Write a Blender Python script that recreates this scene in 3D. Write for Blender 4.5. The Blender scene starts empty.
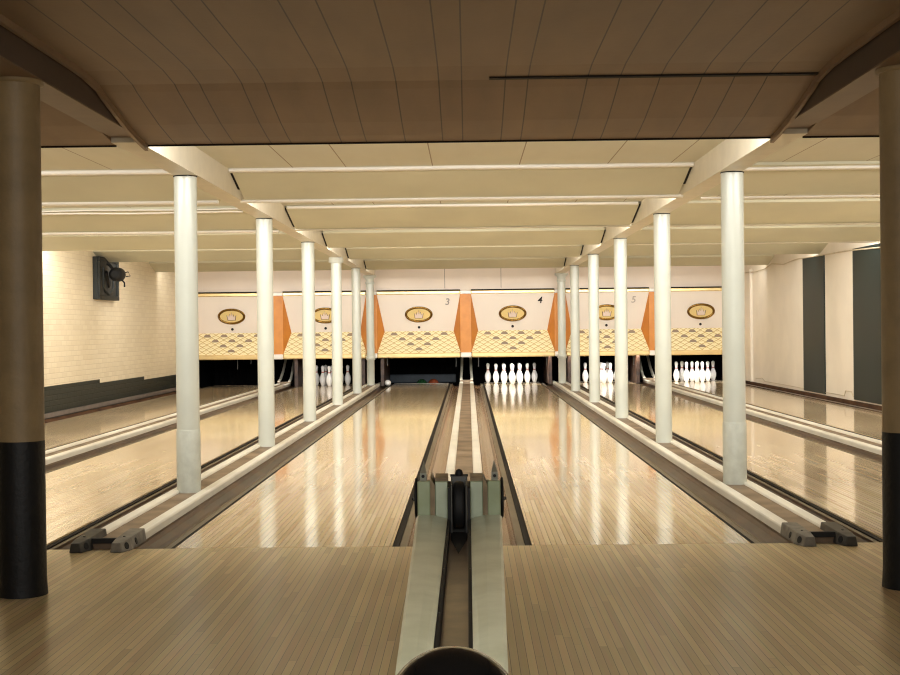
import bpy, math, random
from mathutils import Matrix, Vector
R = math.radians
sc = bpy.context.scene
col = sc.collection
random.seed(7)

# ------------------------------------------------------------------ measures (metres)
S = 1.7385            # spacing from one column row / divider to the next lane gap
LW = 1.06             # lane width
Y0 = 6.42             # foul line
Y1 = 25.58            # end of the lanes
XL, XR = -5.2, 5.06   # side walls
YB = 24.52            # back wall above the masking units
YM = 24.44            # front of the masking units
ZB = 2.045            # underside of the beams
ZC = 2.215            # flat ceiling
LANE_X = [-2.5*S, -1.5*S, -.5*S, .5*S, 1.5*S, 2.5*S]

# ------------------------------------------------------------------ materials
def srgb(r, g, b):
    f = lambda c: (c/255/12.92) if c/255 <= .04045 else ((c/255+.055)/1.055)**2.4
    return (f(r), f(g), f(b), 1)

class NT:
    def __init__(s, name):
        s.m = bpy.data.materials.new(name); s.m.use_nodes = True
        s.t = s.m.node_tree; s.b = s.t.nodes['Principled BSDF']
    def n(s, typ, **kw):
        q = s.t.nodes.new(typ)
        for k, v in kw.items():
            if k in q.inputs: q.inputs[k].default_value = v
            else: setattr(q, k, v)
        return q
    def l(s, a, b): s.t.links.new(a, b)
    def math(s, op, a, b=None):
        q = s.t.nodes.new('ShaderNodeMath'); q.operation = op
        for i, v in enumerate((a, b)):
            if v is None: continue
            if isinstance(v, (int, float)): q.inputs[i].default_value = v
            else: s.l(v, q.inputs[i])
        return q.outputs[0]
    def mix(s, fac, a, b, blend='MIX'):
        q = s.t.nodes.new('ShaderNodeMix'); q.data_type = 'RGBA'; q.blend_type = blend
        for i, v in ((0, fac), (6, a), (7, b)):
            if isinstance(v, (int, float)): q.inputs[i].default_value = v
            elif isinstance(v, tuple): q.inputs[i].default_value = v
            else: s.l(v, q.inputs[i])
        return q.outputs[2]
    def bump(s, h, strength=.2, dist=.01):
        q = s.n('ShaderNodeBump', Strength=strength, Distance=dist)
        s.l(h, q.inputs['Height']); s.l(q.outputs[0], s.b.inputs['Normal'])

def plain(name, c, rough=.5, metal=0, var=.08, scale=6., bump=0., c2=None, coat=0, spec=.5, bscale=None):
    k = NT(name)
    tc = k.n('ShaderNodeTexCoord')
    no = k.n('ShaderNodeTexNoise', Scale=scale, Detail=5.)
    k.l(tc.outputs['Object'], no.inputs['Vector'])
    base = srgb(*c)
    dark = srgb(*c2) if c2 else tuple(x*(1-var*2.5) for x in base[:3])+(1,)
    rp = k.n('ShaderNodeValToRGB')
    rp.color_ramp.elements[0].position = .35; rp.color_ramp.elements[1].position = .62
    rp.color_ramp.elements[0].color = dark; rp.color_ramp.elements[1].color = base
    k.l(no.outputs['Fac'], rp.inputs['Fac'])
    k.l(rp.outputs[0], k.b.inputs['Base Color'])
    k.b.inputs['Roughness'].default_value = rough
    k.b.inputs['Metallic'].default_value = metal
    k.b.inputs['Coat Weight'].default_value = coat
    k.b.inputs['Coat Roughness'].default_value = .1
    k.b.inputs['Specular IOR Level'].default_value = spec
    if bump:
        n2 = k.n('ShaderNodeTexNoise', Scale=bscale or scale*6, Detail=4.)
        k.l(tc.outputs['Object'], n2.inputs['Vector'])
        k.bump(n2.outputs['Fac'], bump, .01)
    return k.m

def boards(name, ca, cb, line, rough, width=.0272, length=1.7, mortar=.0011, coat=0., bump=.05, wear=None):
    """strip flooring: narrow boards along Y"""
    k = NT(name)
    tc = k.n('ShaderNodeTexCoord'); oi = k.n('ShaderNodeObjectInfo')
    sp = k.n('ShaderNodeSeparateXYZ'); k.l(tc.outputs['Object'], sp.inputs[0])
    cb_ = k.n('ShaderNodeCombineXYZ')
    row = k.math('FLOOR', k.math('DIVIDE', sp.outputs[0], width))
    rnd = k.n('ShaderNodeTexWhiteNoise', noise_dimensions='1D'); k.l(row, rnd.inputs['W'])
    k.l(k.math('ADD', sp.outputs[1], k.math('MULTIPLY', rnd.outputs['Value'], 5.)), cb_.inputs[0])
    k.l(sp.outputs[0], cb_.inputs[1])
    br = k.n('ShaderNodeTexBrick', offset=0., squash=1.)
    br.inputs['Scale'].default_value = 1.
    br.inputs['Brick Width'].default_value = length
    br.inputs['Row Height'].default_value = width
    br.inputs['Mortar Size'].default_value = mortar
    br.inputs['Mortar Smooth'].default_value = .3
    br.inputs['Bias'].default_value = 0.
    br.inputs['Color1'].default_value = srgb(*ca); br.inputs['Color2'].default_value = srgb(*cb)
    br.inputs['Mortar'].default_value = srgb(*line)
    k.l(cb_.outputs[0], br.inputs['Vector'])
    mp = k.n('ShaderNodeMapping'); mp.inputs['Scale'].default_value = (60, 2.2, 1)
    k.l(tc.outputs['Object'], mp.inputs[0])
    gr = k.n('ShaderNodeTexNoise', Scale=1., Detail=6.); k.l(mp.outputs[0], gr.inputs['Vector'])
    c = k.mix(.35, br.outputs['Color'], gr.outputs['Color'], 'SOFT_LIGHT')
    big = k.n('ShaderNodeTexNoise', Scale=.9, Detail=4.); k.l(tc.outputs['Object'], big.inputs['Vector'])
    hs = k.n('ShaderNodeMapRange'); hs.inputs[1].default_value = .3; hs.inputs[2].default_value = .7
    hs.inputs[3].default_value = .86; hs.inputs[4].default_value = 1.06
    k.l(big.outputs['Fac'], hs.inputs[0])
    cm = k.n('ShaderNodeCombineXYZ')
    for i in range(3): k.l(hs.outputs[0], cm.inputs[i])
    c = k.mix(1., c, cm.outputs[0], 'MULTIPLY')
    k.l(c, k.b.inputs['Base Color'])
    k.b.inputs['Roughness'].default_value = rough
    k.b.inputs['Coat Weight'].default_value = coat; k.b.inputs['Coat Roughness'].default_value = .06
    inv = k.math('SUBTRACT', 1., br.outputs['Fac'])
    if bump: k.bump(inv, bump, .002)
    return k.m

def brick_wall():
    k = NT('painted_brick')
    tc = k.n('ShaderNodeTexCoord'); sp = k.n('ShaderNodeSeparateXYZ'); k.l(tc.outputs['Object'], sp.inputs[0])
    cb = k.n('ShaderNodeCombineXYZ'); k.l(sp.outputs[1], cb.inputs[0]); k.l(sp.outputs[2], cb.inputs[1])
    br = k.n('ShaderNodeTexBrick'); br.inputs['Scale'].default_value = 1.
    br.inputs['Brick Width'].default_value = .21; br.inputs['Row Height'].default_value = .068
    br.inputs['Mortar Size'].default_value = .006; br.inputs['Mortar Smooth'].default_value = .6
    k.l(cb.outputs[0], br.inputs['Vector'])
    br.inputs['Color1'].default_value = srgb(236, 222, 192); br.inputs['Color2'].default_value = srgb(228, 213, 182)
    br.inputs['Mortar'].default_value = srgb(222, 207, 178)
    # dark green dado that steps down with the building
    y, z = sp.outputs[1], sp.outputs[2]
    st = k.math('SUBTRACT', .39, k.math('MULTIPLY', k.math('GREATER_THAN', y, 18.76), .053))
    st = k.math('SUBTRACT', st, k.math('MULTIPLY', k.math('GREATER_THAN', y, 21.34), .052))
    low = k.math('LESS_THAN', z, st)
    gm = k.mix(br.outputs['Fac'], srgb(33, 40, 35), srgb(20, 25, 22))
    k.l(k.mix(low, br.outputs['Color'], gm), k.b.inputs['Base Color'])
    k.b.inputs['Roughness'].default_value = .5
    no = k.n('ShaderNodeTexNoise', Scale=40., Detail=3.); k.l(tc.outputs['Object'], no.inputs['Vector'])
    h = k.math('ADD', k.math('SUBTRACT', 1., br.outputs['Fac']), k.math('MULTIPLY', no.outputs['Fac'], .3))
    k.bump(h, .4, .008)
    return k.m

def ceiling_planks(name, c, c2, seams, rough, line, lw=.004):
    """wide sheets running along Y with irregular seams"""
    k = NT(name)
    tc = k.n('ShaderNodeTexCoord'); sp = k.n('ShaderNodeSeparateXYZ'); k.l(tc.outputs['Object'], sp.inputs[0])
    mp = k.n('ShaderNodeMapping'); mp.inputs['Scale'].default_value = (5, 1.2, 1)
    k.l(tc.outputs['Object'], mp.inputs[0])
    no = k.n('ShaderNodeTexNoise', Scale=1.3, Detail=6.); k.l(mp.outputs[0], no.inputs['Vector'])
    c_ = k.mix(no.outputs['Fac'], srgb(*c2), srgb(*c))
    tot = None
    for x in seams:
        q = k.math('LESS_THAN', k.math('ABSOLUTE', k.math('SUBTRACT', sp.outputs[0], x)), lw)
        tot = q if tot is None else k.math('MAXIMUM', tot, q)
    k.l(k.mix(tot, c_, srgb(*line)), k.b.inputs['Base Color'])
    k.b.inputs['Roughness'].default_value = rough
    n2 = k.n('ShaderNodeTexNoise', Scale=30., Detail=3.); k.l(tc.outputs['Object'], n2.inputs['Vector'])
    k.bump(n2.outputs['Fac'], .06, .01)
    return k.m

def pattern_panel():
    """rows of little roof-shaped motifs in brown line on pale gold"""
    k = NT('gold_motif_panel')
    tc = k.n('ShaderNodeTexCoord'); sp = k.n('ShaderNodeSeparateXYZ'); k.l(tc.outputs['Object'], sp.inputs[0])
    b = k.math('DIVIDE', sp.outputs[2], .0445); row = k.math('FLOOR', b); v = k.math('FRACT', b)
    a = k.math('ADD', k.math('DIVIDE', sp.outputs[0], .155), k.math('MULTIPLY', k.math('MODULO', k.math('ABSOLUTE', row), 2.), .5))
    t = k.math('MULTIPLY', k.math('ABSOLUTE', k.math('SUBTRACT', k.math('FRACT', a), .5)), 2.)
    h = k.math('MULTIPLY', k.math('SUBTRACT', 1., t), .85)
    line = k.math('LESS_THAN', k.math('ABSOLUTE', k.math('SUBTRACT', v, k.math('ADD', h, .04))), .17)
    core = k.math('MULTIPLY', k.math('LESS_THAN', v, k.math('SUBTRACT', h, .45)), .5)
    c = k.mix(line, srgb(252, 240, 196), srgb(210, 182, 120))
    c = k.mix(core, c, srgb(226, 200, 138))
    k.l(c, k.b.inputs['Base Color'])
    k.b.inputs['Roughness'].default_value = .35
    k.bump(h, .5, .012)
    return k.m

M = {}
M['lane'] = boards('maple_lane', (236, 213, 175), (210, 182, 140), (122, 92, 62), .11, coat=.3, bump=0., mortar=.0012)
M['approach'] = boards('maple_approach', (214, 192, 146), (182, 157, 112), (64, 46, 30), .3, mortar=.001, coat=0., bump=0.)
M['brick'] = brick_wall()
M['cream'] = plain('cream_paint', (222, 213, 191), .45, var=.03, bump=.05)
M['wall_cream'] = plain('pale_wall_paint', (232, 221, 202), .5, var=.03, scale=2., bump=.05)
M['wall_back'] = plain('pale_pink_wall_paint', (238, 222, 204), .5, var=.02, scale=2.)
M['ceil_lit'] = ceiling_planks('cream_ceiling_sheet', (216, 211, 188), (203, 197, 172), [-4.4, -3.9, -3.1, -2.5, -1.2, -.82, -.2, .42, 1.05, 1.5, 2.3, 2.9, 3.7, 4.5], .5, (140, 118, 84))
M['ceil_slope'] = plain('tan_ceiling_board', (208, 203, 174), .5, var=.04, scale=1.5, bump=.04)
M['ceil_dark'] = ceiling_planks('brown_ceiling_sheet', (140, 113, 84), (102, 81, 60),
    [-4.6, -4.1, -3.4, -2.9, -2.3, -1.49, -1.296, -1.18, -.987, -.881, -.615, -.483, -.278, -.081, .024, .224, .328, .599, .747, .931, 1.123, 1.272, 1.421, 2.3, 2.8, 3.4, 4.2], .55, (66, 50, 36), .003)
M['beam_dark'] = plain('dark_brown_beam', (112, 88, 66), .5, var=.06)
M['beam_strip'] = plain('tan_bent_strip', (128, 103, 77), .45, var=.05)
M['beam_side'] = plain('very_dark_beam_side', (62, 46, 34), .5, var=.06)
M['white_trim'] = plain('white_gloss_trim', (250, 246, 236), .3, var=.01)
M['column'] = plain('pale_green_white_gloss', (198, 200, 187), .28, var=.02, scale=5., bump=.04, bscale=14)
M['column_low'] = plain('scuffed_grey_white', (190, 192, 178), .45, c2=(178, 179, 165), scale=14., bump=.3, bscale=60)
M['pillar'] = plain('drab_tan_paint', (136, 116, 82), .55, var=.08, scale=8., bump=.2)
M['black_paint'] = plain('black_gloss_paint', (13, 14, 15), .55, var=.1, scale=20., spec=.3, bump=.3, bscale=50)
M['rail'] = plain('off_white_rail', (232, 226, 208), .35, var=.05, scale=3.)
M['divider'] = plain('worn_brown_plank', (138, 118, 94), .5, c2=(96, 76, 56), scale=3.5, bump=.05)
M['gutter'] = plain('brown_gutter', (84, 60, 42), .32, c2=(58, 42, 31), scale=2.5, spec=.22)
M['gutter_tan'] = plain('worn_tan_gutter', (148, 116, 82), .2, c2=(96, 68, 46), scale=2.2, spec=.4)
M['gutter_matte'] = plain('matt_brown_gutter', (92, 66, 47), .85, c2=(66, 47, 34), scale=2.5, spec=.1)
M['lip'] = plain('grey_gutter_lip', (112, 99, 78), .4, var=.08, spec=.3)
M['groove'] = plain('dark_groove_shade', (24, 19, 16), .7, spec=.2)
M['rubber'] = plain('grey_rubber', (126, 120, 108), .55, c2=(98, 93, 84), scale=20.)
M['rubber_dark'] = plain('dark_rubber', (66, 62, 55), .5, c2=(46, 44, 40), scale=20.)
M['black'] = plain('matt_black', (14, 14, 14), .7, var=.05)
M['pit'] = plain('pit_black', (10, 10, 11), .9, var=.05, spec=.1)
M['pit_brown'] = plain('dark_brown_plate', (84, 58, 42), .4, c2=(48, 34, 26), scale=8.)
M['cushion'] = plain('slate_cushion', (64, 74, 84), .6, var=.1, scale=8.)
M['panel_cream'] = plain('cream_mask_panel', (240, 229, 215), .4, var=.01, scale=2.)
M['orange'] = plain('orange_wood', (222, 146, 58), .4, c2=(206, 130, 48), scale=4.)
M['orange_dark'] = plain('orange_wing', (208, 130, 44), .4, c2=(196, 118, 38), scale=4.)
M['motif'] = pattern_panel()
M['gold'] = plain('gold_trim', (238, 210, 150), .25, metal=.5, var=.03)
M['goldring'] = plain('antique_gold_ring', (138, 106, 50), .15, metal=.9, var=.05)
M['goldplate'] = plain('pale_gold_plate', (240, 214, 146), .35, metal=.25, var=.02)
M['crown'] = plain('silver_pink_crown', (232, 212, 200), .3, metal=.1, var=.02)
M['lamp_off'] = plain('unlit_brown_lamp', (158, 138, 116), .3, var=.05)
M['numeral_grey'] = plain('worn_grey_numeral', (158, 148, 142), .5)
M['numeral_black'] = plain('black_numeral', (26, 22, 20), .5)
M['numeral_faint'] = plain('faint_numeral', (196, 184, 172), .5)
M['pin'] = plain('white_pin', (248, 248, 246), .2, var=.01)
M['pin_old'] = plain('yellowed_pin', (246, 238, 208), .25, var=.02)
M['red'] = plain('red_neck_stripe', (214, 128, 120), .4)
M['casing'] = plain('pale_green_cream_paint', (222, 228, 200), .3, c2=(204, 210, 180), scale=7., bump=.12, bscale=26)
M['casing_green'] = plain('sage_green_paint', (160, 172, 138), .35, c2=(144, 156, 120), scale=8., bump=.08)
M['casing_brown'] = plain('bare_brown_wood', (138, 118, 82), .5, c2=(112, 92, 62), scale=12.)
M['trough'] = plain('worn_brown_trough', (120, 92, 66), .3, c2=(82, 60, 42), scale=9., coat=.2)
M['grey_metal'] = plain('grey_metal', (96, 96, 92), .4, metal=.6)
M['plastic'] = plain('clear_grey_plastic', (150, 152, 138), .25)
M['ball_black'] = plain('black_ball', (8, 10, 11), .12, var=.05, coat=.2, spec=.35)
M['ball_brown'] = plain('brown_ball', (168, 86, 56), .2, var=.15)
M['ball_green'] = plain('green_speckled_ball', (54, 110, 64), .25, c2=(24, 44, 34), scale=40.)
M['green_panel'] = plain('dark_green_panel', (27, 38, 36), .45, var=.06, scale=2., spec=.25)
M['speaker'] = plain('black_green_board', (26, 31, 28), .6, var=.08)
M['speaker_face'] = plain('charcoal_face', (46, 46, 42), .6, var=.08)
M['cable'] = plain('cream_cable', (206, 190, 160), .5)
M['grey_line'] = plain('grey_base_rail', (130, 118, 108), .5)

# ------------------------------------------------------------------ mesh helpers
class MB:
    def __init__(s): s.v = []; s.f = []; s.sm = []
    def add(s, vs, fs, smooth=False):
        o = len(s.v); s.v += [tuple(v) for v in vs]
        s.f += [tuple(i+o for i in f) for f in fs]; s.sm += [smooth]*len(fs); return s
    def box(s, x0, x1, y0, y1, z0, z1):
        v = [(x0,y0,z0),(x1,y0,z0),(x1,y1,z0),(x0,y1,z0),(x0,y0,z1),(x1,y0,z1),(x1,y1,z1),(x0,y1,z1)]
        return s.add(v, [(0,3,2,1),(4,5,6,7),(0,1,5,4),(1,2,6,5),(2,3,7,6),(3,0,4,7)])
    def hexa(s, v):   # eight corners, same order as box
        return s.add(v, [(0,3,2,1),(4,5,6,7),(0,1,5,4),(1,2,6,5),(2,3,7,6),(3,0,4,7)])
    def lathe(s, prof, c=(0,0,0), seg=32, axis='z', smooth=True):
        vs, fs = [], []
        for r, h in prof:
            for i in range(seg):
                a = 2*math.pi*i/seg; p = (r*math.cos(a), r*math.sin(a), h)
                if axis == 'x': p = (h, r*math.cos(a), r*math.sin(a))
                if axis == 'y': p = (r*math.sin(a), h, r*math.cos(a))
                vs.append((p[0]+c[0], p[1]+c[1], p[2]+c[2]))
        n = len(prof)
        for j in range(n-1):
            for i in range(seg):
                k = (i+1) % seg
                fs.append((j*seg+i, j*seg+k, (j+1)*seg+k, (j+1)*seg+i))
        s.add(vs, fs, smooth)
        s.add([vs[i] for i in range(seg)], [tuple(reversed(range(seg)))], False)
        s.add([vs[(n-1)*seg+i] for i in range(seg)], [tuple(range(seg))], False)
        return s
    def extr_y(s, pts, y0, y1, smooth=False, closed=True):   # xz outline carried along y
        n = len(pts)
        vs = [(x, y0, z) for x, z in pts] + [(x, y1, z) for x, z in pts]
        fs = [(i, (i+1) % n, n+(i+1) % n, n+i) for i in range(n if closed else n-1)]
        s.add(vs, fs, smooth)
        if closed:
            s.add([(x, y0, z) for x, z in pts], [tuple(reversed(range(n)))])
            s.add([(x, y1, z) for x, z in pts], [tuple(range(n))])
        return s
    def extr_x(s, pts, x0, x1, smooth=False):   # yz outline carried along x
        n = len(pts)
        vs = [(x0, y, z) for y, z in pts] + [(x1, y, z) for y, z in pts]
        s.add(vs, [(i, (i+1) % n, n+(i+1) % n, n+i) for i in range(n)], smooth)
        s.add([(x0, y, z) for y, z in pts], [tuple(reversed(range(n)))])
        s.add([(x1, y, z) for y, z in pts], [tuple(range(n))])
        return s
    def plate(s, pts, y0, y1):      # xz outline with thickness along y (a flat front)
        return s.extr_y(pts, y0, y1)
    def tube(s, path, r, seg=10):
        ps = [Vector(p) for p in path]; vs, fs = [], []
        for i, p in enumerate(ps):
            d = (ps[min(i+1, len(ps)-1)] - ps[max(i-1, 0)]).normalized()
            up = Vector((0,0,1)) if abs(d.z) < .9 else Vector((1,0,0))
            a = d.cross(up).normalized(); b = a.cross(d)
            for k in range(seg):
                t = 2*math.pi*k/seg; vs.append(tuple(p + a*r*math.cos(t) + b*r*math.sin(t)))
        for i in range(len(ps)-1):
            for k in range(seg):
                q = (k+1) % seg; fs.append((i*seg+k, i*seg+q, (i+1)*seg+q, (i+1)*seg+k))
        s.add(vs, fs, True)
        s.add(vs[:seg], [tuple(reversed(range(seg)))]); s.add(vs[-seg:], [tuple(range(seg))])
        return s
    def build(s, name, mat, parent=None, loc=(0,0,0), bevel=0.):
        me = bpy.data.meshes.new(name)
        me.from_pydata(s.v, [], s.f); me.update()
        me.polygons.foreach_set('use_smooth', s.sm)
        import bmesh
        bm = bmesh.new(); bm.from_mesh(me); bmesh.ops.recalc_face_normals(bm, faces=bm.faces); bm.to_mesh(me); bm.free()
        me.materials.append(M[mat] if isinstance(mat, str) else mat)
        o = bpy.data.objects.new(name, me); col.objects.link(o); o.location = loc
        if parent: o.parent = parent
        if bevel:
            b = o.modifiers.new('bevel', 'BEVEL'); b.width = bevel; b.segments = 2; b.limit_method = 'ANGLE'
        return o

def empty(name, label, cat, loc=(0,0,0), group=None):
    o = bpy.data.objects.new(name, None); col.objects.link(o); o.location = loc
    return tag(o, label, cat, group)
def tag(o, label, cat, group=None):
    o['label'] = label; o['category'] = cat
    if group: o['group'] = group
    return o
def structure(o, label=None, cat=None):
    o['kind'] = 'structure'
    if label: o['label'] = label
    if cat: o['category'] = cat
    return o
def copy_tree(o, parent=None):
    c = o.copy(); col.objects.link(c)
    if parent: c.parent = parent
    for ch in list(o.children): copy_tree(ch, c)
    return c
def ellipse(rx, rz, n=40, cx=0, cz=0):
    return [(cx+rx*math.cos(2*math.pi*i/n), cz+rz*math.sin(2*math.pi*i/n)) for i in range(n)]

# ------------------------------------------------------------------ room shell
YN = -4.0
structure(MB().box(XL, XR, YN, Y0-.004, -.06, 0).build('floor', 'approach'),
          'wooden strip approach floor in front of the lanes', 'floor')
structure(MB().box(XL, XR, Y0-.004, 27.2, -.22, -.16).build('floor', 'black'), 'dark slab under the lanes and gutters', 'floor')
structure(MB().box(XL-.2, XL, YN, 27.2, -.22, 2.5).build('wall_left', 'brick'),
          'cream painted brick left wall with a stepped dark green base', 'wall')
structure(MB().box(XR, XR+.2, YN, 27.2, -.22, 2.5).build('wall_right', 'wall_cream'), 'plain cream right wall', 'wall')
structure(MB().box(XL-.2, XR+.2, YN-.2, YN, -.22, 2.5).build('wall_front', 'beam_dark'), 'brown wall behind the viewer', 'wall')
structure(MB().box(XL, XR, YB, YB+.06, 1.74, ZC+.1).build('wall_back', 'wall_back'), 'pale wall strip above the masking units', 'wall')
for i, x in enumerate((-.38, .66, 2.95)):
    structure(MB().box(x-.004, x+.004, YB-.004, YB, 1.80, ZC).build('trim_%d' % (60+i), 'lip'), 'thin seam on the pale back wall', 'trim')
structure(MB().box(XL, XR, 6.9, YB+.06, ZC+.005, ZC+.1).build('ceiling', 'ceil_lit'), 'flat cream ceiling over the lanes', 'ceiling')
structure(MB().box(XL, XL+.02, Y0, YM, 0, .055).build('baseboard_left', 'grey_line'), 'grey rail along the foot of the left wall', 'baseboard')
structure(MB().box(XR-.02, XR, Y0, YM, 0, .055).build('baseboard_right', 'gutter_matte'), 'brown rail along the foot of the right wall', 'baseboard')

BH = .0725   # half width of a beam
bays = [(XL, -S-BH, 'left lanes'), (-S+BH, S-BH, 'middle lanes'), (S+BH, XR, 'right lanes')]
# near ceiling: flat, then a curve down to a lip just past the foul line
curve = [(YN, ZC), (5.6, ZC), (5.85, ZC-.003), (6.08, ZC-.022), (6.16, 2.172), (6.36, 2.132), (6.6, 2.088), (6.84, 2.057), (7.0, 2.043)]
top = [(7.0, 2.06), (6.6, 2.11), (6.16, 2.2), (5.6, ZC+.03), (YN, ZC+.03)]
for i, (a, b, w) in enumerate(bays):
    structure(MB().extr_x(curve+top, a, b).build('ceiling', 'ceil_dark'), 'brown boarded near ceiling curving down over the ' + w, 'ceiling')
structure(MB().box(.15, S-BH-.02, 6.03, 6.07, 2.19, 2.206).build('trim_1', 'groove'), 'dark open joint across the brown ceiling', 'trim')
n_trim = 2
for sx in (-1, 1):
    # near, brown stretch of the beam and the bent strip that follows the curve of the ceiling
    side = 'left' if sx < 0 else 'right'
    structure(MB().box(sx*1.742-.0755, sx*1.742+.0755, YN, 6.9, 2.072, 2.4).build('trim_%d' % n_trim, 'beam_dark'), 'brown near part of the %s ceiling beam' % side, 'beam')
    structure(MB().box(sx*S-BH, sx*S+BH, 6.9, YB, ZB, 2.4).build('trim_%d' % (n_trim+1), 'cream'), 'cream %s beam carried by the columns' % side, 'beam')
    pts = [(y, z) for y, z in curve if y > 1] ; pts = [(2.0, ZC)] + pts
    low = [(y, z-.03) for y, z in reversed(pts)]
    xa = sx*(S-BH-.016)
    structure(MB().extr_x(pts+low, xa-.009, xa+.009).build('trim_%d' % (n_trim+2), 'beam_strip'), 'bent strip along the %s beam' % side, 'trim')
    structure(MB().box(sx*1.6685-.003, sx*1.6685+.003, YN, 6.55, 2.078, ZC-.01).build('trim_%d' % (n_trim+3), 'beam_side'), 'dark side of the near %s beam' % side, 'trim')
    n_trim += 4

# sloping baffles across every bay (the lamps hide behind them)
BAFF = [(9.52, 2.20, 10.08, 2.046), (12.36, 2.195, 13.05, 2.05), (15.5, 2.185, 16.05, 2.05), (18.48, 2.185, 18.95, 2.06), (21.75, 2.18, 22.2, 2.055)]
ordn = ['nearest', 'second', 'third', 'fourth', 'farthest']
for k, (ya, za, yb, zb) in enumerate(BAFF):
    for i, (a, b, w) in enumerate(bays):
        ga, gb = (a+.02 if i else a), (b-.02 if i < 2 else b)
        m = MB().extr_x([(ya, za), (yb, zb), (yb+.015, zb+.015), (ya+.015, ZC+.01), (ya, ZC+.01)], ga, gb)
        structure(m.build('ceiling', 'ceil_slope'), '%s sloping tan ceiling baffle over the %s' % (ordn[k], w), 'ceiling baffle')
n_trim = 12
for i, (a, b, w) in enumerate(bays):
    structure(MB().box(a, b, 6.99, 7.004, 2.036, 2.062).build('trim_%d' % n_trim, 'groove'), 'black lip of the brown ceiling over the ' + w, 'trim'); n_trim += 1
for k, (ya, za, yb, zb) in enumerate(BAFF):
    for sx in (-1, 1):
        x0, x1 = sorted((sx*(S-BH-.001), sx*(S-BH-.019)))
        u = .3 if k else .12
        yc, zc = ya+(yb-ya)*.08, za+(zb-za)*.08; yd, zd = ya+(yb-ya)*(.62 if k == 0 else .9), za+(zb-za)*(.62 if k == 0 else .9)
        structure(MB().extr_x([(yc, zc+.004), (yd, zd+.004), (yd, zd+.02), (yc, zc+.02)], x0, x1).build('trim_%d' % n_trim, 'groove'), 'dark strip standing for the shadow between a baffle and the beam', 'trim')  # black strips stand in for the shadow line at each baffle end
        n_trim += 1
def strip(a, b, y, z, h, lab, mat='white_trim', wav=0., seed=0):
    """a thin white moulding across a bay, slightly wavy"""
    global n_trim
    rnd = random.Random(seed); n = 24; m = MB(); vs, fs = [], []
    for i in range(n+1):
        x = a+(b-a)*i/n; dz = wav*(math.sin(i*.55+seed)+rnd.uniform(-.4, .4))
        for dy, dzz in ((0,0), (-.022,.3*h), (-.03,.6*h), (-.022,.9*h), (0,h)): vs.append((x, y+dy, z+dzz+dz))
    for i in range(n):
        for k in range(4): fs.append((i*5+k, (i+1)*5+k, (i+1)*5+k+1, i*5+k+1))
        fs.append((i*5+4, (i+1)*5+4, (i+1)*5, i*5))
    m.add(vs, fs, True); m.add(vs[:5], [(4,3,2,1,0)]); m.add(vs[-5:], [(0,1,2,3,4)])
    structure(m.build('trim_%d' % n_trim, mat), lab, 'trim'); n_trim += 1
cb0, cb1 = -S+BH+.004, S-BH-.004
strip(cb0, cb1, 9.50, 2.188, .036, 'white moulding nearest the viewer over the middle lanes', wav=.0012, seed=1)
strip(cb0-.02, cb1+.02, 10.09, 2.026, .03, 'white edge of the nearest baffle over the middle lanes', wav=.0012, seed=2)
strip(cb0+.03, cb1-.03, 12.36, 2.186, .03, 'white moulding behind the nearest baffle over the middle lanes', wav=.0016, seed=3)
strip(cb0, cb1, 13.06, 2.036, .014, 'pale edge of the second baffle over the middle lanes', 'cream', .0015, 4)
strip(XL, -S-BH-.004, 9.50, 2.182, .042, 'white moulding nearest the viewer over the left lanes', wav=.001, seed=5)
strip(XL, -1.85, 10.09, 2.022, .036, 'white edge of the nearest baffle over the left lanes', wav=.0008, seed=6)
strip(XL, -1.95, 12.36, 2.182, .02, 'upper wavy white moulding over the left lanes', wav=.003, seed=7)
strip(XL, -2.05, 12.36, 2.155, .02, 'lower wavy white moulding over the left lanes', wav=.003, seed=8)
strip(XL, -S-BH-.004, 13.06, 2.018, .03, 'white edge of the second baffle over the left lanes', wav=.0015, seed=9)
strip(S+BH+.004, XR, 9.50, 2.156, .03, 'white moulding nearest the viewer over the right lanes', wav=.001, seed=10)
strip(S+BH+.004, XR, 10.09, 2.012, .022, 'white edge of the nearest baffle over the right lanes', wav=.001, seed=11)
strip(S+BH+.004, XR, 13.06, 2.03, .012, 'pale edge of the second baffle over the right lanes', 'cream', .001, 12)
strip(S+BH+.004, XR, 16.06, 2.035, .012, 'pale edge of the third baffle over the right lanes', 'cream', .001, 13)

structure(MB().box(XL, XR, YM+.2222, YM+.27, .515, 1.76).build('wall_header', 'pit'), 'black header wall behind the masking units', 'wall')
structure(MB().box(XL, XR, YM+.085, YM+.115, .5195, .615).build('trim_70', 'pit'), 'black rail hidden behind the masking units', 'trim')  # hidden rail, touches none of the masking units
# ------------------------------------------------------------------ lanes
lane_word = ['far left lane beside the brick wall', 'second lane from the left, left of the left column row', 'lane under the numeral 3, left of the ball return',
             'lane under the numeral 4, right of the ball return', 'lane just right of the right column row', 'far right lane beside the dark green wall panels']
for i, x in enumerate(LANE_X):
    ln = MB().box(-LW/2, LW/2, 0, Y1-Y0-.03, -.06, 0).build('bowling_lane', 'lane', loc=(x, Y0+.002, 0))
    tag(ln, 'polished maple bowling lane, ' + lane_word[i], 'bowling lane', 'bowling lanes')
    MB().box(-LW/2, LW/2, Y1-Y0-.03, Y1-Y0+.05, -.06, .001).build('tail_plank', 'white_trim' if i > 1 else 'divider', ln)

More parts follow.
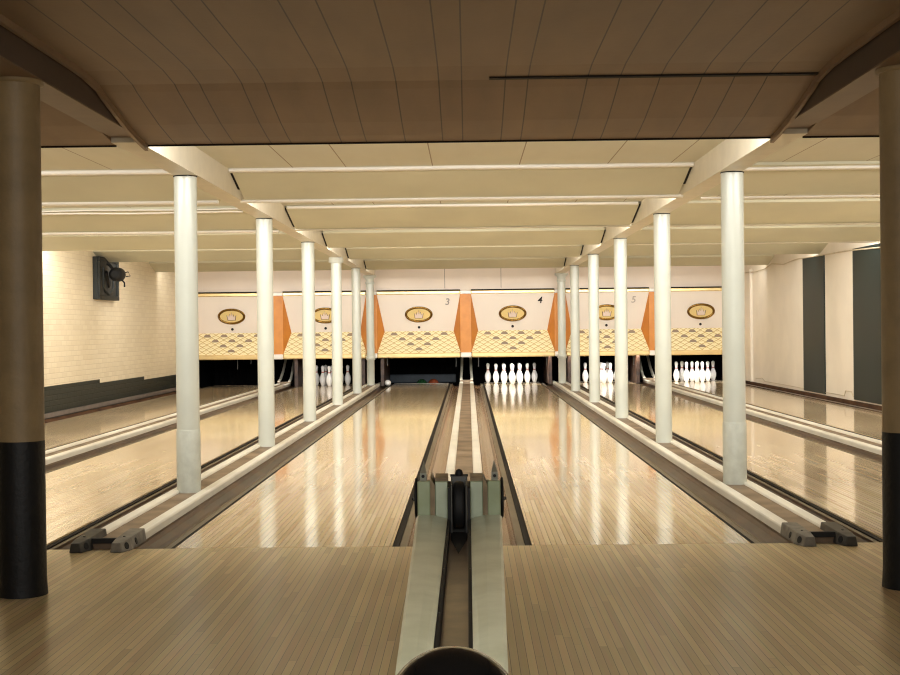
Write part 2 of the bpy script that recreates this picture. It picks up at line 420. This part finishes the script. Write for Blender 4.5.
# gutters: channel + lip, one on each side of each lane
gw = .2065
lane_short = ['far left lane by the brick wall', 'second lane from the left', 'lane numbered 3', 'lane numbered 4', 'second lane from the right', 'far right lane']
for i, x in enumerate(LANE_X):
    for s in (-1, 1):
        w = gw
        if i == 0 and s < 0: w = (x-LW/2) - XL - .022
        if i == 5 and s > 0: w = XR - (x+LW/2) - .022
        inner = (i == 2 and s > 0) or (i == 3 and s < 0)
        g = MB()
        out = [(w, -.012), (w-.012, -.034), (w*.76, -.052), (w*.6, -.056), (w*.46, -.046), (.074, -.022), (.071, -.008)]
        pts = [(s*a, z) for a, z in out] + [(s*.071, -.075), (s*w, -.075)]
        o = g.extr_y(pts, 0, Y1-Y0).build('gutter', 'gutter_tan' if inner else 'gutter_matte' if (i == 0 and s < 0) or (i == 5 and s > 0) else 'gutter', loc=(x+s*LW/2, Y0, 0))
        tag(o, '%s gutter along the %s edge of the %s' % ('tan worn' if inner else 'brown', 'left' if s < 0 else 'right', lane_short[i]), 'gutter', 'lane gutters')
        MB().extr_y([(s*.071, -.008), (s*.067, -.006), (s*.064, -.012), (s*.03, -.016), (s*.03, -.07), (s*.071, -.07)], 0, Y1-Y0).build('gutter_lip', 'lip', o)
        MB().box(min(s*.002, s*.0295), max(s*.002, s*.0295), 0, Y1-Y0, -.075, -.008).build('groove', 'groove', o)

# ball tracks between the lanes: a plank with two rounded white rails and rubber ends
def rail_mb(x):
    m = MB()
    prof = [(-.033, 0), (-.033, .034), (-.029, .043), (-.02, .047), (.02, .047), (.029, .043), (.033, .034), (.033, 0)]
    m.extr_y([(x+a, z) for a, z in prof], .2, 25.15-Y0)
    return m
gap_word = ['between the two lanes on the far left', 'along the left column row', 'on the centre line behind the ball return',
            'along the right column row', 'between the two lanes on the far right']
for i, k in enumerate((-2, -1, 0, 1, 2)):
    t = empty('ball_track', 'pair of off-white rails ' + gap_word[i], 'ball track', (k*S, Y0, 0), 'rail pairs between the lanes')
    MB().box(-.128, .128, 0, 25.15-Y0, -.07, .03).build('base_plank', 'divider', t)
    for sx in (-1, 1):
        rl = rail_mb(sx*.098).build('rail', 'rail', t)
        if k:
            # tapered end block over the rail end, with bolt holes in the front and the lane side
            x = sx*.098
            d = 1 if k < 0 else -1          # chamfered corner and bolt holes face the middle of the room
            secs = []
            for y, bl_, br_, tl_, tr_, h in ((-.11, -.045, .018, -.036, .006, .046), (-.03, -.046, .045, -.038, .028, .056), (.25, -.046, .045, -.04, .036, .064)):
                secs.append([(x+d*bl_, y, 0), (x+d*br_, y, 0), (x+d*tr_, y, h), (x+d*tl_, y, h)])
            m = MB()
            m.add(sum(secs, []), [(0,1,2,3), (11,10,9,8)] + [(a+q, a+(q+1) % 4, a+4+(q+1) % 4, a+4+q) for a in (0, 4) for q in range(4)])
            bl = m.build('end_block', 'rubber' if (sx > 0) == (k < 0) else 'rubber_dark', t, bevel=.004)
            ho = MB().lathe([(.017,-.003),(.017,.003)], (0, 0, 0), 20, 'x').build('bolt_hole', 'black', bl, (x+d*.0245, -.066, .026))
            ho.rotation_euler = (0, d*R(-16), d*R(-70+90-40))
            ho = MB().lathe([(.016,-.003),(.016,.003)], (0, 0, 0), 20, 'x').build('bolt_hole', 'black', bl, (x+d*.0385, .06, .03))
            ho.rotation_euler = (0, d*R(-16), 0)
            MB().lathe([(.006,-.003),(.006,.002)], (x-d*.008, .02, .058), 16).build('bolt_hole', 'black', bl)
        else:
            MB().box(sx*.098-.038, sx*.098+.038, .14, .2, 0, .053).build('end_block', 'rubber', t, bevel=.006)
    MB().box(-.06, .06, -.02, .0, .03, .055).build('tie_bar', 'black', t)

# ------------------------------------------------------------------ columns
pos_word = ['nearest of the six white columns', 'second white column from the front', 'third white column from the front',
            'fourth white column from the front', 'fifth white column from the front', 'farthest of the six white columns']
for sx, side in ((-1, 'left'), (1, 'right')):
    for k in range(6):
        y = 8.514+3.194*k
        if k == 0: y += -.08 if sx < 0 else .085
        if k == 5: y = 24.3
        c = empty('support_column', '%s in the %s row' % (pos_word[k], side), 'column', (sx*S+(.02 if sx > 0 else -.014), y, .03), 'white columns between the lanes')
        r = .0725; h = ZB-.03
        low = .40 if k == 0 else (.0 if k != 5 else .5)
        MB().lathe([(r, max(low-.01, 0)), (r, h)], seg=40).build('shaft', 'column', c)
        if k == 0:
            MB().lathe([(r+.003, 0), (r+.004, .03), (r+.0035, low-.006), (r, low)], seg=40).build('base_sleeve', 'column_low', c)
        if k == 5:
            MB().lathe([(r-.002, 0), (r-.002, low-.04), (r+.012, low-.035), (r+.012, low+.03), (r, low+.04)], seg=40).build('base_sleeve', 'column', c)
            MB().lathe([(r, h-.16), (r+.012, h-.15), (r+.012, h-.12), (r, h-.11), (r+.01, h-.06), (r+.05, h-.03), (r+.05, h)], seg=40).build('capital', 'column', c)
        elif k == 3 and sx < 0:
            MB().lathe([(r, h-.085), (r+.028, h-.07), (r+.028, h)], seg=40).build('capital', 'column', c)
        else:
            MB().lathe([(r-.004, h-.006), (r+.003, h-.006), (r+.003, h)], seg=40).build('cap_plate', 'groove', c)
    # two-tone pillar beside the viewer
    c = empty('pillar', 'dark tan and black two-tone pillar at the %s edge of the photo' % side, 'pillar', (-1.769 if sx < 0 else 1.789, 5.325, 0), 'two-tone pillars on the approach')
    c['kind'] = 'thing'
    r = .0915
    MB().lathe([(r, .60), (r, 2.062)], seg=40).build('shaft', 'pillar', c)
    MB().lathe([(r+.006, 0), (r+.004, .03), (r+.0015, .08), (r+.001, .618), (r, .622)], seg=40).build('black_base', 'black_paint', c)
    MB().lathe([(r-.002, 2.054), (r+.014, 2.056), (r+.014, 2.072)], seg=40).build('cap_plate', 'pillar', c)

# ------------------------------------------------------------------ masking units with crown badges
Z0, ZK, ZP, ZT = .52, 1.012, .612, 1.69
mask_word = ['far left masking unit, by the brick wall', 'second masking unit from the left, partly behind columns', 'masking unit with the grey numeral 3',
             'masking unit with the black numeral 4', 'masking unit with a faint numeral, partly behind columns', 'far right masking unit, above the rack of eight visible pins']
DEP = .2
UP_T = math.atan2(DEP, ZT-ZK); LO_T = -math.atan2(DEP, ZK-ZP)
def emblem(parent, y, z):
    hy, hz, y, z = y, z, 0., 0.
    e = MB().plate(ellipse(.235, .132, 48, 0, z), y-.012, y+.004).build('emblem_plate', 'goldplate', parent, (0, hy, hz)); e.rotation_euler = (UP_T, 0, 0)
    ring = MB(); n = 56; prof = 10; vs, fs = [], []
    for i in range(n):
        a = 2*math.pi*i/n; d = Vector((math.cos(a)*.235, 0, math.sin(a)*.132)); nn = Vector((math.cos(a)*.132, 0, math.sin(a)*.235)).normalized()
        for k in range(prof):
            b = 2*math.pi*k/prof; p = d + nn*.022*math.cos(b)
            vs.append((p.x, y-.012-.016*math.sin(b), p.z+z))
    for i in range(n):
        for k in range(prof):
            fs.append((i*prof+k, ((i+1) % n)*prof+k, ((i+1) % n)*prof+(k+1) % prof, i*prof+(k+1) % prof))
    ring.add(vs, fs, True); ring.build('ring', 'goldring', e)
    cr = [(1.25*a, 1.25*b) for a, b in [(-.052,-.052),(.052,-.052),(.062,.018),(.036,-.006),(.024,.036),(.008,.004),(0,.062),(-.008,.004),(-.024,.036),(-.036,-.006),(-.062,.018)]]
    MB().plate([(x*1.14, z+(q+.004)*1.14-.004) for x, q in cr], y-.022, y-.008).build('crown_edge', 'goldring', e)
    MB().plate([(x, z+q) for x, q in cr], y-.03, y-.008).build('crown', 'crown', e)
    return e
def numeral(ch, x, y, z, mat, parent, size=.175):
    cu = bpy.data.curves.new('num', 'FONT'); cu.body = ch; cu.size = size; cu.extrude = .004; cu.align_x = 'CENTER'; cu.shear = .15
    cu.offset = .002
    tmp = bpy.data.objects.new('numtmp', cu); col.objects.link(tmp)
    dg = bpy.context.evaluated_depsgraph_get()
    me = bpy.data.meshes.new_from_object(tmp.evaluated_get(dg))
    bpy.data.objects.remove(tmp); bpy.data.curves.remove(cu)
    me.transform(Matrix.Rotation(math.pi/2+UP_T, 4, 'X'))
    me.materials.clear(); me.materials.append(M[mat])
    o = bpy.data.objects.new('numeral', me); col.objects.link(o); o.parent = parent; o.location = (x, y, z)
    return o
def yz_up(z): return DEP*(ZT-z)/(ZT-ZK)          # upper panel leans back towards the bend
def yz_lo(z): return DEP*(z-ZP)/(ZK-ZP)
for i, x in enumerate(LANE_X):
    m = empty('masking_unit', mask_word[i], 'masking unit', (x, YM, 0), 'masking units above the pins')
    tl, kl = -(S/2-.1), -(S/2-.2275)
    tr, kr = (-tl, -kl) if i < 5 else (.70, .575)
    t = .02
    MB().hexa([(kl, DEP, ZK), (kr, DEP, ZK), (kr, DEP+t, ZK), (kl, DEP+t, ZK), (tl, 0, ZT), (tr, 0, ZT), (tr, t, ZT), (tl, t, ZT)]).build('upper_panel', 'panel_cream', m)
    MB().hexa([(tl, 0, ZP), (tr, 0, ZP), (tr, t, ZP), (tl, t, ZP), (kl, DEP, ZK), (kr, DEP, ZK), (kr, DEP+t, ZK), (kl, DEP+t, ZK)]).build('motif_panel', 'motif', m)
    MB().box(tl, tr, -.03, .06, ZT, 1.752).build('top_trim', 'gold', m, bevel=.012)
    MB().box(tl, tr, -.04, .08, Z0, ZP).build('bottom_trim', 'gold', m, bevel=.02)
    MB().box(tl, tr, -.01, .06, 1.752, 1.775).build('top_shadow_gap', 'groove', m)
    for xe, xk in ((tl, kl), (tr, kr)):      # orange cheek filling the triangle beside the bent panel
        MB().add([(xe, 0, ZT), (xe, 0, ZP), (xk, DEP-.002, ZK), (xe, .03, ZT-.02), (xe, .03, ZP+.02), (xe, DEP+.02, ZK)],
                 [(0,1,2), (0,2,5,3), (1,4,5,2), (0,3,5,4,1)]).build('wing', 'orange_dark', m)
    emblem(m, yz_up(1.325), 1.325)
    MB().lathe([(.024, -.01), (.024, .004)], (0, 0, 0), 20, 'y').build('sensor_hole', 'black', m, (0, yz_up(1.085), 1.085)).rotation_euler = (UP_T, 0, 0)
    # ten little indicator lamps: rows of 4, 3, 2, 1
    for r_, n in enumerate((4, 3, 2, 1)):
        z = .958-.093*r_
        for q in range(n):
            px = (q-(n-1)/2)*.31
            MB().plate([(.066*math.cos(math.pi*j/12), .052*math.sin(math.pi*j/12)-.022) for j in range(13)], -.014, .004).build('indicator_lamp', 'lamp_off', m, (px, yz_lo(z), z)).rotation_euler = (LO_T, 0, 0)
    if i == 2: numeral('3', .53, yz_up(1.5)-.004, 1.495, 'numeral_grey', m)
    if i == 3: numeral('4', .50, yz_up(1.5)-.004, 1.508, 'numeral_black', m)
    if i == 4: numeral('5', .485, yz_up(1.5)-.004, 1.497, 'numeral_faint', m)
div_word = ['at the left wall', 'between the two far left masking units', 'behind the farthest left column', 'on the centre line above the ball track',
            'behind the farthest right column', 'between the two far right masking units', 'at the right wall']
for k in range(-3, 3):
    d = empty('orange_divider', 'orange wooden divider ' + div_word[k+3], 'divider', (k*S, YM, 0), 'orange dividers between the masking units')
    hw = .1
    a, b = (-hw if k > -3 else .018), hw
    MB().box(a, b, 0, .23, ZP, ZT).build('centre_board', 'orange', d)
    MB().box(a, b, -.03, .06, ZT, 1.752).build('top_cap', 'white_trim', d, bevel=.012)
    MB().box(a, b, -.04, .08, Z0, ZP).build('bottom_cap', 'white_trim', d, bevel=.02)

# ------------------------------------------------------------------ pits behind the masking units
structure(MB().box(XL, XR, Y1+.05, 27.2, -.2, -.15).build('floor', 'pit'), 'black pit floor', 'floor')
for xs in (XL+.001, XR-.031):
    structure(MB().box(xs, xs+.03, YM+.3, 26.9, -.15, 1.3).build('wall_pit_or_added_panel', 'pit'), 'added black panel darkening the side wall of the pits', 'wall')  # black panels added over the lit side walls to darken the pits
structure(MB().box(XL, XR, 26.9, 27.0, -.2, 2.2).build('wall_pit_or_added_panel', 'pit'), 'black wall at the back of the pits', 'wall')
structure(MB().box(XL, XR, 24.75, 26.9, 1.3, 1.36).build('ceiling', 'pit'), 'added unseen black lid keeping light out of the pits', 'ceiling')  # unseen lid added so no light enters the pits from above
curt_word = ['empty far left lane', 'second lane from the left', 'lane numbered 3', 'lane numbered 4', 'second lane from the right', 'far right lane']
for i, x in enumerate(LANE_X):
    n = 40
    front = [(-.72+1.44*j/n, .02*math.sin(j*1.3)) for j in range(n+1)]
    m = MB()
    m.add([(a, b, z) for a, b in front for z in (-.1, .62)], [(2*j, 2*j+2, 2*j+3, 2*j+1) for j in range(n)], True)
    m.add([(a, b+.012, z) for a, b in front for z in (-.1, .62)], [(2*j, 2*j+1, 2*j+3, 2*j+2) for j in range(n)], True)
    tag(m.build('pit_curtain', 'pit', loc=(x, 26.62, 0)), 'black curtain hanging in the pit of the ' + curt_word[i], 'curtain', 'pit curtains')
tag(MB().box(-.66, .66, -.05, .05, -.02, .15).build('pit_cushion', 'cushion', loc=(LANE_X[2], 26.45, 0), bevel=.02),
    'slate grey cushion bar across the pit of the lane numbered 3', 'cushion')
kick = [(-S-.175, 'left of the farthest left column'), (-S+.178, 'right of the farthest left column'), (S-.178, 'left of the farthest right column'), (S+.175, 'right of the farthest right column'),
        (2*S-.29, 'left of the rails between the far right lanes'), (-2*S+.31, 'right of the rails between the far left lanes')]
for x, w in kick:
    tag(MB().box(-.03, .03, 0, 1.9, .0, .60).build('kickback_plate', 'pit_brown', loc=(x, 24.62, 0)), 'dark brown kickback plate ' + w, 'kickback plate', 'kickback plates')
area_q = []
for k, w in ((-2, 'between the two far left lanes'), (0, 'on the centre line'), (2, 'between the two far right lanes')):
    t = empty('ball_lift', 'pair of white lift rails rising into the dark ' + w, 'ball lift', (k*S, 25.3, 0), 'ball lift rails')
    area_q.append(k*S)
    for s in (-1, 1):
        MB().tube([(s*.1, -.1, .075), (s*.1, .15, .12), (s*.09, .45, .26), (s*.085, .8, .48), (s*.085, 1.1, .75), (s*.085, 1.15, .9)], .026, 12).build('rail', 'rail', t)
    MB().box(-.12, .12, -.12, .15, .03, .07).build('foot', 'divider', t)
cords = [(-1.46, .16), (-.19, .2), (.225, .2), (1.49, .17), (-4.25, .2), (-4.0, .1), (3.1, .2)]
cw = ['left side of the pit opening numbered 3', 'right side of the pit opening numbered 3', 'left side of the pit opening numbered 4', 'right side of the pit opening numbered 4',
      'far left pit opening, the longer one', 'far left pit opening, the shorter one', 'right side of the opening second from right']
for (x, l), w in zip(cords, cw):
    tag(MB().tube([(0, 0, .54), (.004, 0, .54-l*.5), (0, .0, .54-l)], .006, 8).build('hanging_rod', 'grey_metal', loc=(x, 24.56, 0)), 'thin grey rod hanging at the ' + w, 'rod', 'hanging rods')

# ------------------------------------------------------------------ pins
inch = .0254
PROF = [(0,.0),(1.015,.001),(1.1,.1),(1.415,.75),(1.955,2.25),(2.255,3.375),(2.383,4.5),(2.28,5.875),(1.85,7.25),(1.235,8.625),(.985,9.375),(.9,10),(.935,10.875),(1.05,11.75),(1.2,12.625),(1.273,13.5),(1.16,14.2),(.82,14.7),(.4,14.93),(0.01,15)]
pin0 = MB().lathe([(r*inch, h*inch) for r, h in PROF], seg=24).build('bowling_pin', 'pin')
MB().lathe([(.95*inch+.0006, 9.55*inch), (.905*inch+.0008, 9.95*inch), (.915*inch+.0006, 10.3*inch)], seg=24).build('neck_stripe', 'red', pin0)
RACK = [('head pin', 0, 0), ('left pin of the second row', -1, 1), ('right pin of the second row', 1, 1), ('left pin of the third row', -2, 2), ('middle pin of the third row', 0, 2),
        ('right pin of the third row', 2, 2), ('left corner pin of the back row', -3, 3), ('second pin of the back row', -1, 3), ('third pin of the back row', 1, 3), ('right corner pin of the back row', 3, 3)]
racks = [(-2.562, 'shaded rack between the left columns', 1), (.862, 'rack under the numeral 4', 3), (2.562, 'rack between the right columns', 4), (4.29, 'far right rack', 5)]
first = True
for cx, w, li in racks:
    for nm, k, r in RACK:
        if first: p = pin0; first = False
        else: p = copy_tree(pin0)
        p.location = (cx+k*.149, 24.72+.262*r, .001)
        p.rotation_euler = (0, 0, random.uniform(0, 6))
        tag(p, 'white %s of the %s' % (nm.replace(' of the second row', ', second row').replace(' of the third row', ', third row').replace(' of the back row', ', back row')+',' if ' row' in nm else nm, w), 'bowling pin', 'pins of the ' + w)
        if li == 5 and nm.startswith('left corner'):
            p.data = pin0.data.copy(); p.data.materials.clear(); p.data.materials.append(M['pin_old'])
            p['label'] = 'yellowed bowling pin, left corner of the far right rack'
fp = copy_tree(pin0)
fp.location = (-1.461, 24.55, .0535); fp.rotation_euler = (R(-90), 0, R(2))
fp['group'] = ''; del fp['group']
tag(fp, 'white bowling pin lying at the left end of the empty lane numbered 3', 'bowling pin')

# ------------------------------------------------------------------ balls
def ball(name, mat, loc, label, r=.108):
    n = 24; prof = [(max(r*math.sin(math.pi*i/n), .0005), -r*math.cos(math.pi*i/n)) for i in range(n+1)]
    b = MB().lathe(prof, seg=48).build(name, mat, loc=loc)
    return tag(b, label, 'bowling ball')
b = ball('bowling_ball', 'ball_black', (0.011, 2.03, .4575), 'glossy black bowling ball on the ball return nearest the viewer')
ball('bowling_ball', 'ball_brown', (-.655, 26.2, -.042), 'brown bowling ball in the pit of the lane numbered 3')
ball('bowling_ball', 'ball_green', (-.885, 26.2, -.045), 'green mottled bowling ball in the pit of the lane numbered 3')
fp2 = copy_tree(pin0)
fp2.location = (-4.36, 25.95, -.088); fp2.rotation_euler = (R(-90), 0, R(-6))
if 'group' in fp2: del fp2['group']
tag(fp2, 'white bowling pin lying in the dark far left pit', 'bowling pin')

# ------------------------------------------------------------------ ball return in front
t = empty('ball_return', 'pale green wooden ball return running towards the viewer on the centre line', 'ball return', (0, 3.4, 0))
def lerp(a, b, u): return a+(b-a)*u
def xw(far, near, y): return lerp(near, far, (y-2.9)/2.0)
ya, yb = 1.75-3.4, 4.92-3.4
for s in (-1, 1):
    def X(far, near, y): return s*xw(far, near, y+3.4)
    pr = lambda y: [(X(.158, .119, y), 0), (X(.158, .119, y), .356), (X(.150, .111, y), .362), (X(.097, .078, y), .362), (X(.044, .044, y), .350), (X(.044, .044, y), .27), (X(.044, .044, y), 0)]
    A, B = pr(ya), pr(yb); n = len(A)
    m = MB().add([(x, ya, z) for x, z in A]+[(x, yb, z) for x, z in B], [(i, (i+1) % n, n+(i+1) % n, n+i) for i in range(n)]+[tuple(range(n)), tuple(range(2*n-1, n-1, -1))])
    sb = m.build('side_board', 'casing', t)
    # black rubbing strip on the inside edge, with screws
    a0, a1 = s*.0435, s*.034
    st = MB().box(min(a0, a1), max(a0, a1), ya, yb, .29, .346).build('rubbing_strip', 'black', t)
    for y in (2.1, 2.75, 3.3, 3.9, 4.5):
        MB().lathe([(.0025, 0), (.0025, .002)], (s*.039, y-3.4, .346), 10).build('screw', 'grey_metal', st)
    # upright end block with its inner cheek, stepped panel, blade and wheel disc
    y0 = 4.915-3.4
    x0, x1 = sorted((s*.155, s*.107))
    up = MB().hexa([(x0,y0,0),(x1,y0,0),(x1,y0+.3,0),(x0,y0+.3,0),(x0,y0+.02,.487),(x1,y0+.02,.487),(x1,y0+.3,.46),(x0,y0+.3,.46)]).build('end_block', 'casing_green', t, bevel=.004)
    x2, x3 = sorted((s*.107, s*.09))
    MB().hexa([(x2,y0,.2),(x3,y0,.2),(x3,y0+.26,.2),(x2,y0+.26,.2),(x2,y0+.03,.50),(x3,y0+.03,.47),(x3,y0+.26,.46),(x2,y0+.26,.50)]).build('inner_cheek', 'casing_brown', t)
    x4, x5 = sorted((s*.09, s*.042))
    MB().hexa([(x4,y0+.01,.2),(x5,y0+.01,.2),(x5,y0+.24,.2),(x4,y0+.24,.2),(x4,y0+.05,.482),(x5,y0+.05,.482),(x5,y0+.24,.485),(x4,y0+.24,.485)]).build('stepped_panel', 'casing_green', t, bevel=.003)
    MB().box(x4, x5, y0+.06, y0+.22, .482, .494).build('worn_edge', 'casing_brown', t)
    bx = s*.134
    bd = MB().add([(bx-.012,y0+.05,.486),(bx+.012,y0+.05,.486),(bx+.012,y0+.05,.515),(bx-.012,y0+.05,.515),(bx,y0+.16,.553),
                   (bx-.012,y0+.16,.486),(bx+.012,y0+.16,.486)], [(0,1,2,3),(3,2,4),(0,3,4,5),(1,6,4,2),(5,4,6),(0,5,6,1)]).build('guide_blade', 'plastic', t)
    MB().lathe([(.006, -.004), (.006, .004)], (bx, y0+.048, .502), 14, 'y').build('bolt', 'black', bd)
    wd = MB().lathe([(.072,-.005),(.077,-.003),(.077,.003),(.072,.005)], (s*.163, y0+.13, .41), 40, 'x').build('wheel_disc', 'black', t)
    MB().lathe([(.008,-.004),(.008,.004)], (s*.170, y0+.10, .41), 14, 'x').build('bolt', 'grey_metal', wd)
    MB().lathe([(.005,-.003),(.005,.003)], (s*.176, y0+.10, .41), 14, 'x').build('bolt', 'black', wd)
MB().box(-.036, .036, ya, yb+.02, .24, .296).build('trough', 'trough', t)
# lift wheel between the blocks
fr = MB()
for s in (-1, 1):
    fr.box(min(s*.024, s*.031), max(s*.024, s*.031), 1.50, 1.70, .25, .476)
fr.box(-.031, .031, 1.66, 1.70, .25, .49)
for s in (-1, 1):
    MB().box(min(s*.0315, s*.0418), max(s*.0315, s*.0418), 1.50, 1.72, .25, .465).build('wheel_gap_filler', 'black', t)  # black fillers added to darken the gaps beside the lift wheel
fr.build('wheel_frame', 'grey_metal', t, bevel=.003)
MB().lathe([(.07,-.021),(.085,-.017),(.088,-.008),(.088,.008),(.085,.017),(.07,.021)], (0, 1.585, .392), 48, 'x').build('lift_wheel', 'black', t)
kb = MB().lathe([(.004,.47),(.012,.485),(.015,.497),(.012,.51),(.004,.515)], (0, 1.69, 0), 20).build('knob', 'black', t)
MB().box(-.034, .034, 1.685, 1.70, .486, .494).build('cross_bar', 'black', t)
MB().add([(-.03,1.35,.2975),(.03,1.35,.2975),(.03,1.53,.2975),(-.03,1.53,.2975),(.0,1.05,.2975)], [(0,1,2,3),(4,1,0)]).build('oil_stain', 'black', t)

# ------------------------------------------------------------------ things on the side walls
for ya_, yb_, w in ((16.1, 17.28, 'nearer the viewer, partly behind the right pillar'), (18.68, 19.85, 'farther from the viewer')):
    tag(MB().box(-.018, 0, ya_, yb_, .075, 2.04 if ya_ > 18 else 2.03).build('wall_panel', 'green_panel', loc=(XR, 0, 0)),
        'tall dark green panel on the right wall, ' + w, 'wall panel', 'dark green wall panels')
tag(MB().box(-.05, 0, -.03, .03, .06, 2.05).build('wall_batten', 'wall_cream', loc=(XR, 23.43, 0), bevel=.006),
    'cream vertical batten on the right wall near the back corner', 'batten')
pts = [(XR-.03, 16.0, 1.975), (XR-.03, 17.5, 2.02), (XR-.03, 18.7, 2.03), (XR-.03, 20.2, 2.05), (XR-.03, 21.0, 2.01), (XR-.03, 21.8, 2.06), (XR-.03, 22.3, 2.0), (XR-.03, 23.0, 1.98), (XR-.03, 24.0, 2.0)]
tag(MB().tube(pts, .009, 8).build('wall_cable', 'cable'), 'thin cream cable looping along the top of the right wall', 'cable')
pts = [(XR-.006, 16.1, .12), (XR-.006, 17.35, .11), (XR-.006, 17.42, .17), (XR-.006, 17.7, .17), (XR-.006, 17.75, .1), (XR-.006, 22.5, .1), (XR-.006, 22.7, .15), (XR-.006, 23.2, .12)]
tag(MB().tube(pts, .005, 8).build('wall_cable', 'cable'), 'thin cream cable along the foot of the right wall', 'cable')

w = empty('wall_speaker', 'black framed loudspeaker board high on the left brick wall', 'speaker', (XL, 18.98, 1.52))
MB().box(0, .07, -.52, .52, 0, .60).build('cabinet', 'speaker', w, bevel=.01)
fr = MB()
for a in ((-.52,.52,0,.06), (-.52,.52,.54,.6), (-.52,-.44,.06,.54), (.44,.52,.06,.54)): fr.box(.07, .1, *a)
fr.build('frame', 'speaker', w, bevel=.006)
MB().box(.07, .074, -.44, .44, .06, .54).build('face', 'speaker_face', w)
sh = [(-.26+.0, .46), (-.26, .2), (-.18, .12), (0, .08), (.18, .12), (.26, .2), (.26, .46)]
MB().tube([(.08, y, z) for y, z in sh], .018, 8).build('shield_rim', 'speaker', w)
MB().tube([(.08, -.14, .4), (.08, 0, .2), (.08, .14, .4)], .03, 8).build('cone', 'black', w)
f = empty('spotlight', 'round black lamp housing on a bracket in front of the black wall board', 'lamp', (XL+.1, 18.85, 1.88))
MB().tube([(0, 0, .16), (.04, 0, .13), (.1, 0, .05)], .022, 10).build('bracket', 'black', f)
MB().lathe([(.05,-.14),(.085,-.12),(.1,-.06),(.1,.1),(.09,.12)], (.14, 0, 0), 28, 'y').build('housing', 'black', f)
MB().tube([(.18, .1, .02), (.27, .12, .04), (.30, .12, -.02), (.24, .1, -.03)], .008, 8).build('hook', 'black', f)
MB().tube([(.19, .05, -.07), (.23, .06, -.12), (.23, .06, -.18)], .012, 8).build('cord_end', 'black', f)

# ------------------------------------------------------------------ light: lamps behind every baffle, pin lamps, player area lamp and added fill
def area(name, loc, d, sx, sy, p, c=(1, .975, .94)):
    L = bpy.data.lights.new(name, 'AREA'); L.shape = 'RECTANGLE'; L.size = sx; L.size_y = sy; L.energy = p; L.color = c
    o = bpy.data.objects.new(name, L); col.objects.link(o); o.location = loc
    o.rotation_euler = Vector(d).to_track_quat('-Z', 'Y').to_euler()
    return o
POW = 49
ends = [(7.0, 2.05)] + [(b[2], b[3]) for b in BAFF]
for k, (y, z) in enumerate(ends):
    for i, (a, b, _) in enumerate(bays):
        wdt = (b-a)-.3
        p = POW*wdt/3.0*(1.0 if k < 4 else .55 if k == 4 else .38)
        area('baffle_lamp', ((a+b)/2, y+.10, 2.13), (0, .8, -.6) if k < 5 else (0, 1, -.3), wdt, .07, p)
for x, p in ((LANE_X[3], 20), (LANE_X[4], 20), (LANE_X[5], 20), (LANE_X[2], .35), (LANE_X[1], .5), (LANE_X[0], .1)):
    area('pin_lamp', (x, YM+.15, .555), (0, .8, -.55), 1.35, .06, p, (1, .96, .9))
for x in area_q: area('lift_fill', (x, YM+.14, .555), (0, .75, -.6), .16, .05, 5, (1, .97, .9))  # small unseen lamps added to brighten the lift rails
area('room_fill_lamp', (0, .8, 2.19), (0, .3, -1), 3., .8, 112, (1, .97, .92))
area('room_fill_lamp', (0, -2.6, 2.0), (0, 1, -.1), 5., .5, 95, (1, .97, .92))  # unseen fill added behind the viewer, aimed forward to lift the shadows
W = bpy.data.worlds.new('world'); sc.world = W; W.use_nodes = True
W.node_tree.nodes['Background'].inputs[0].default_value = (1, .85, .65, 1)
W.node_tree.nodes['Background'].inputs[1].default_value = .02

# ------------------------------------------------------------------ camera
F, H, CX, PITCH, YAW, ROLL = 1324.99, 1.0553, .0407, .0068, -.0137, .0111
def ray(u, v):
    a, b_ = u-450, v-337.5
    c, s = math.cos(ROLL), math.sin(ROLL)
    uu, vv = a*c-b_*s, a*s+b_*c
    x, y2, z2 = uu/F, 1, -vv/F
    c, s = math.cos(PITCH), math.sin(PITCH)
    y, z = y2*c+z2*s, -y2*s+z2*c
    c, s = math.cos(YAW), math.sin(YAW)
    return Vector((x*c+y*s, -x*s+y*c, z))
fw = ray(450, 337.5).normalized(); rt = (ray(451, 337.5)-ray(450, 337.5)).normalized(); upv = (ray(450, 336.5)-ray(450, 337.5)).normalized()
cam = bpy.data.cameras.new('camera'); cam.sensor_width = 36; cam.lens = F*36/900; cam.clip_start = .05; cam.clip_end = 100
co = bpy.data.objects.new('camera', cam); col.objects.link(co)
co.matrix_world = Matrix(((rt.x, upv.x, -fw.x, CX), (rt.y, upv.y, -fw.y, 0), (rt.z, upv.z, -fw.z, H), (0, 0, 0, 1)))
sc.camera = co
sc.cycles.filter_width = 1.15
sc.view_settings.view_transform = 'Standard'; sc.view_settings.look = 'None'
sc.view_settings.exposure = 0.; sc.view_settings.gamma = 1.; sc.view_settings.use_curve_mapping = False
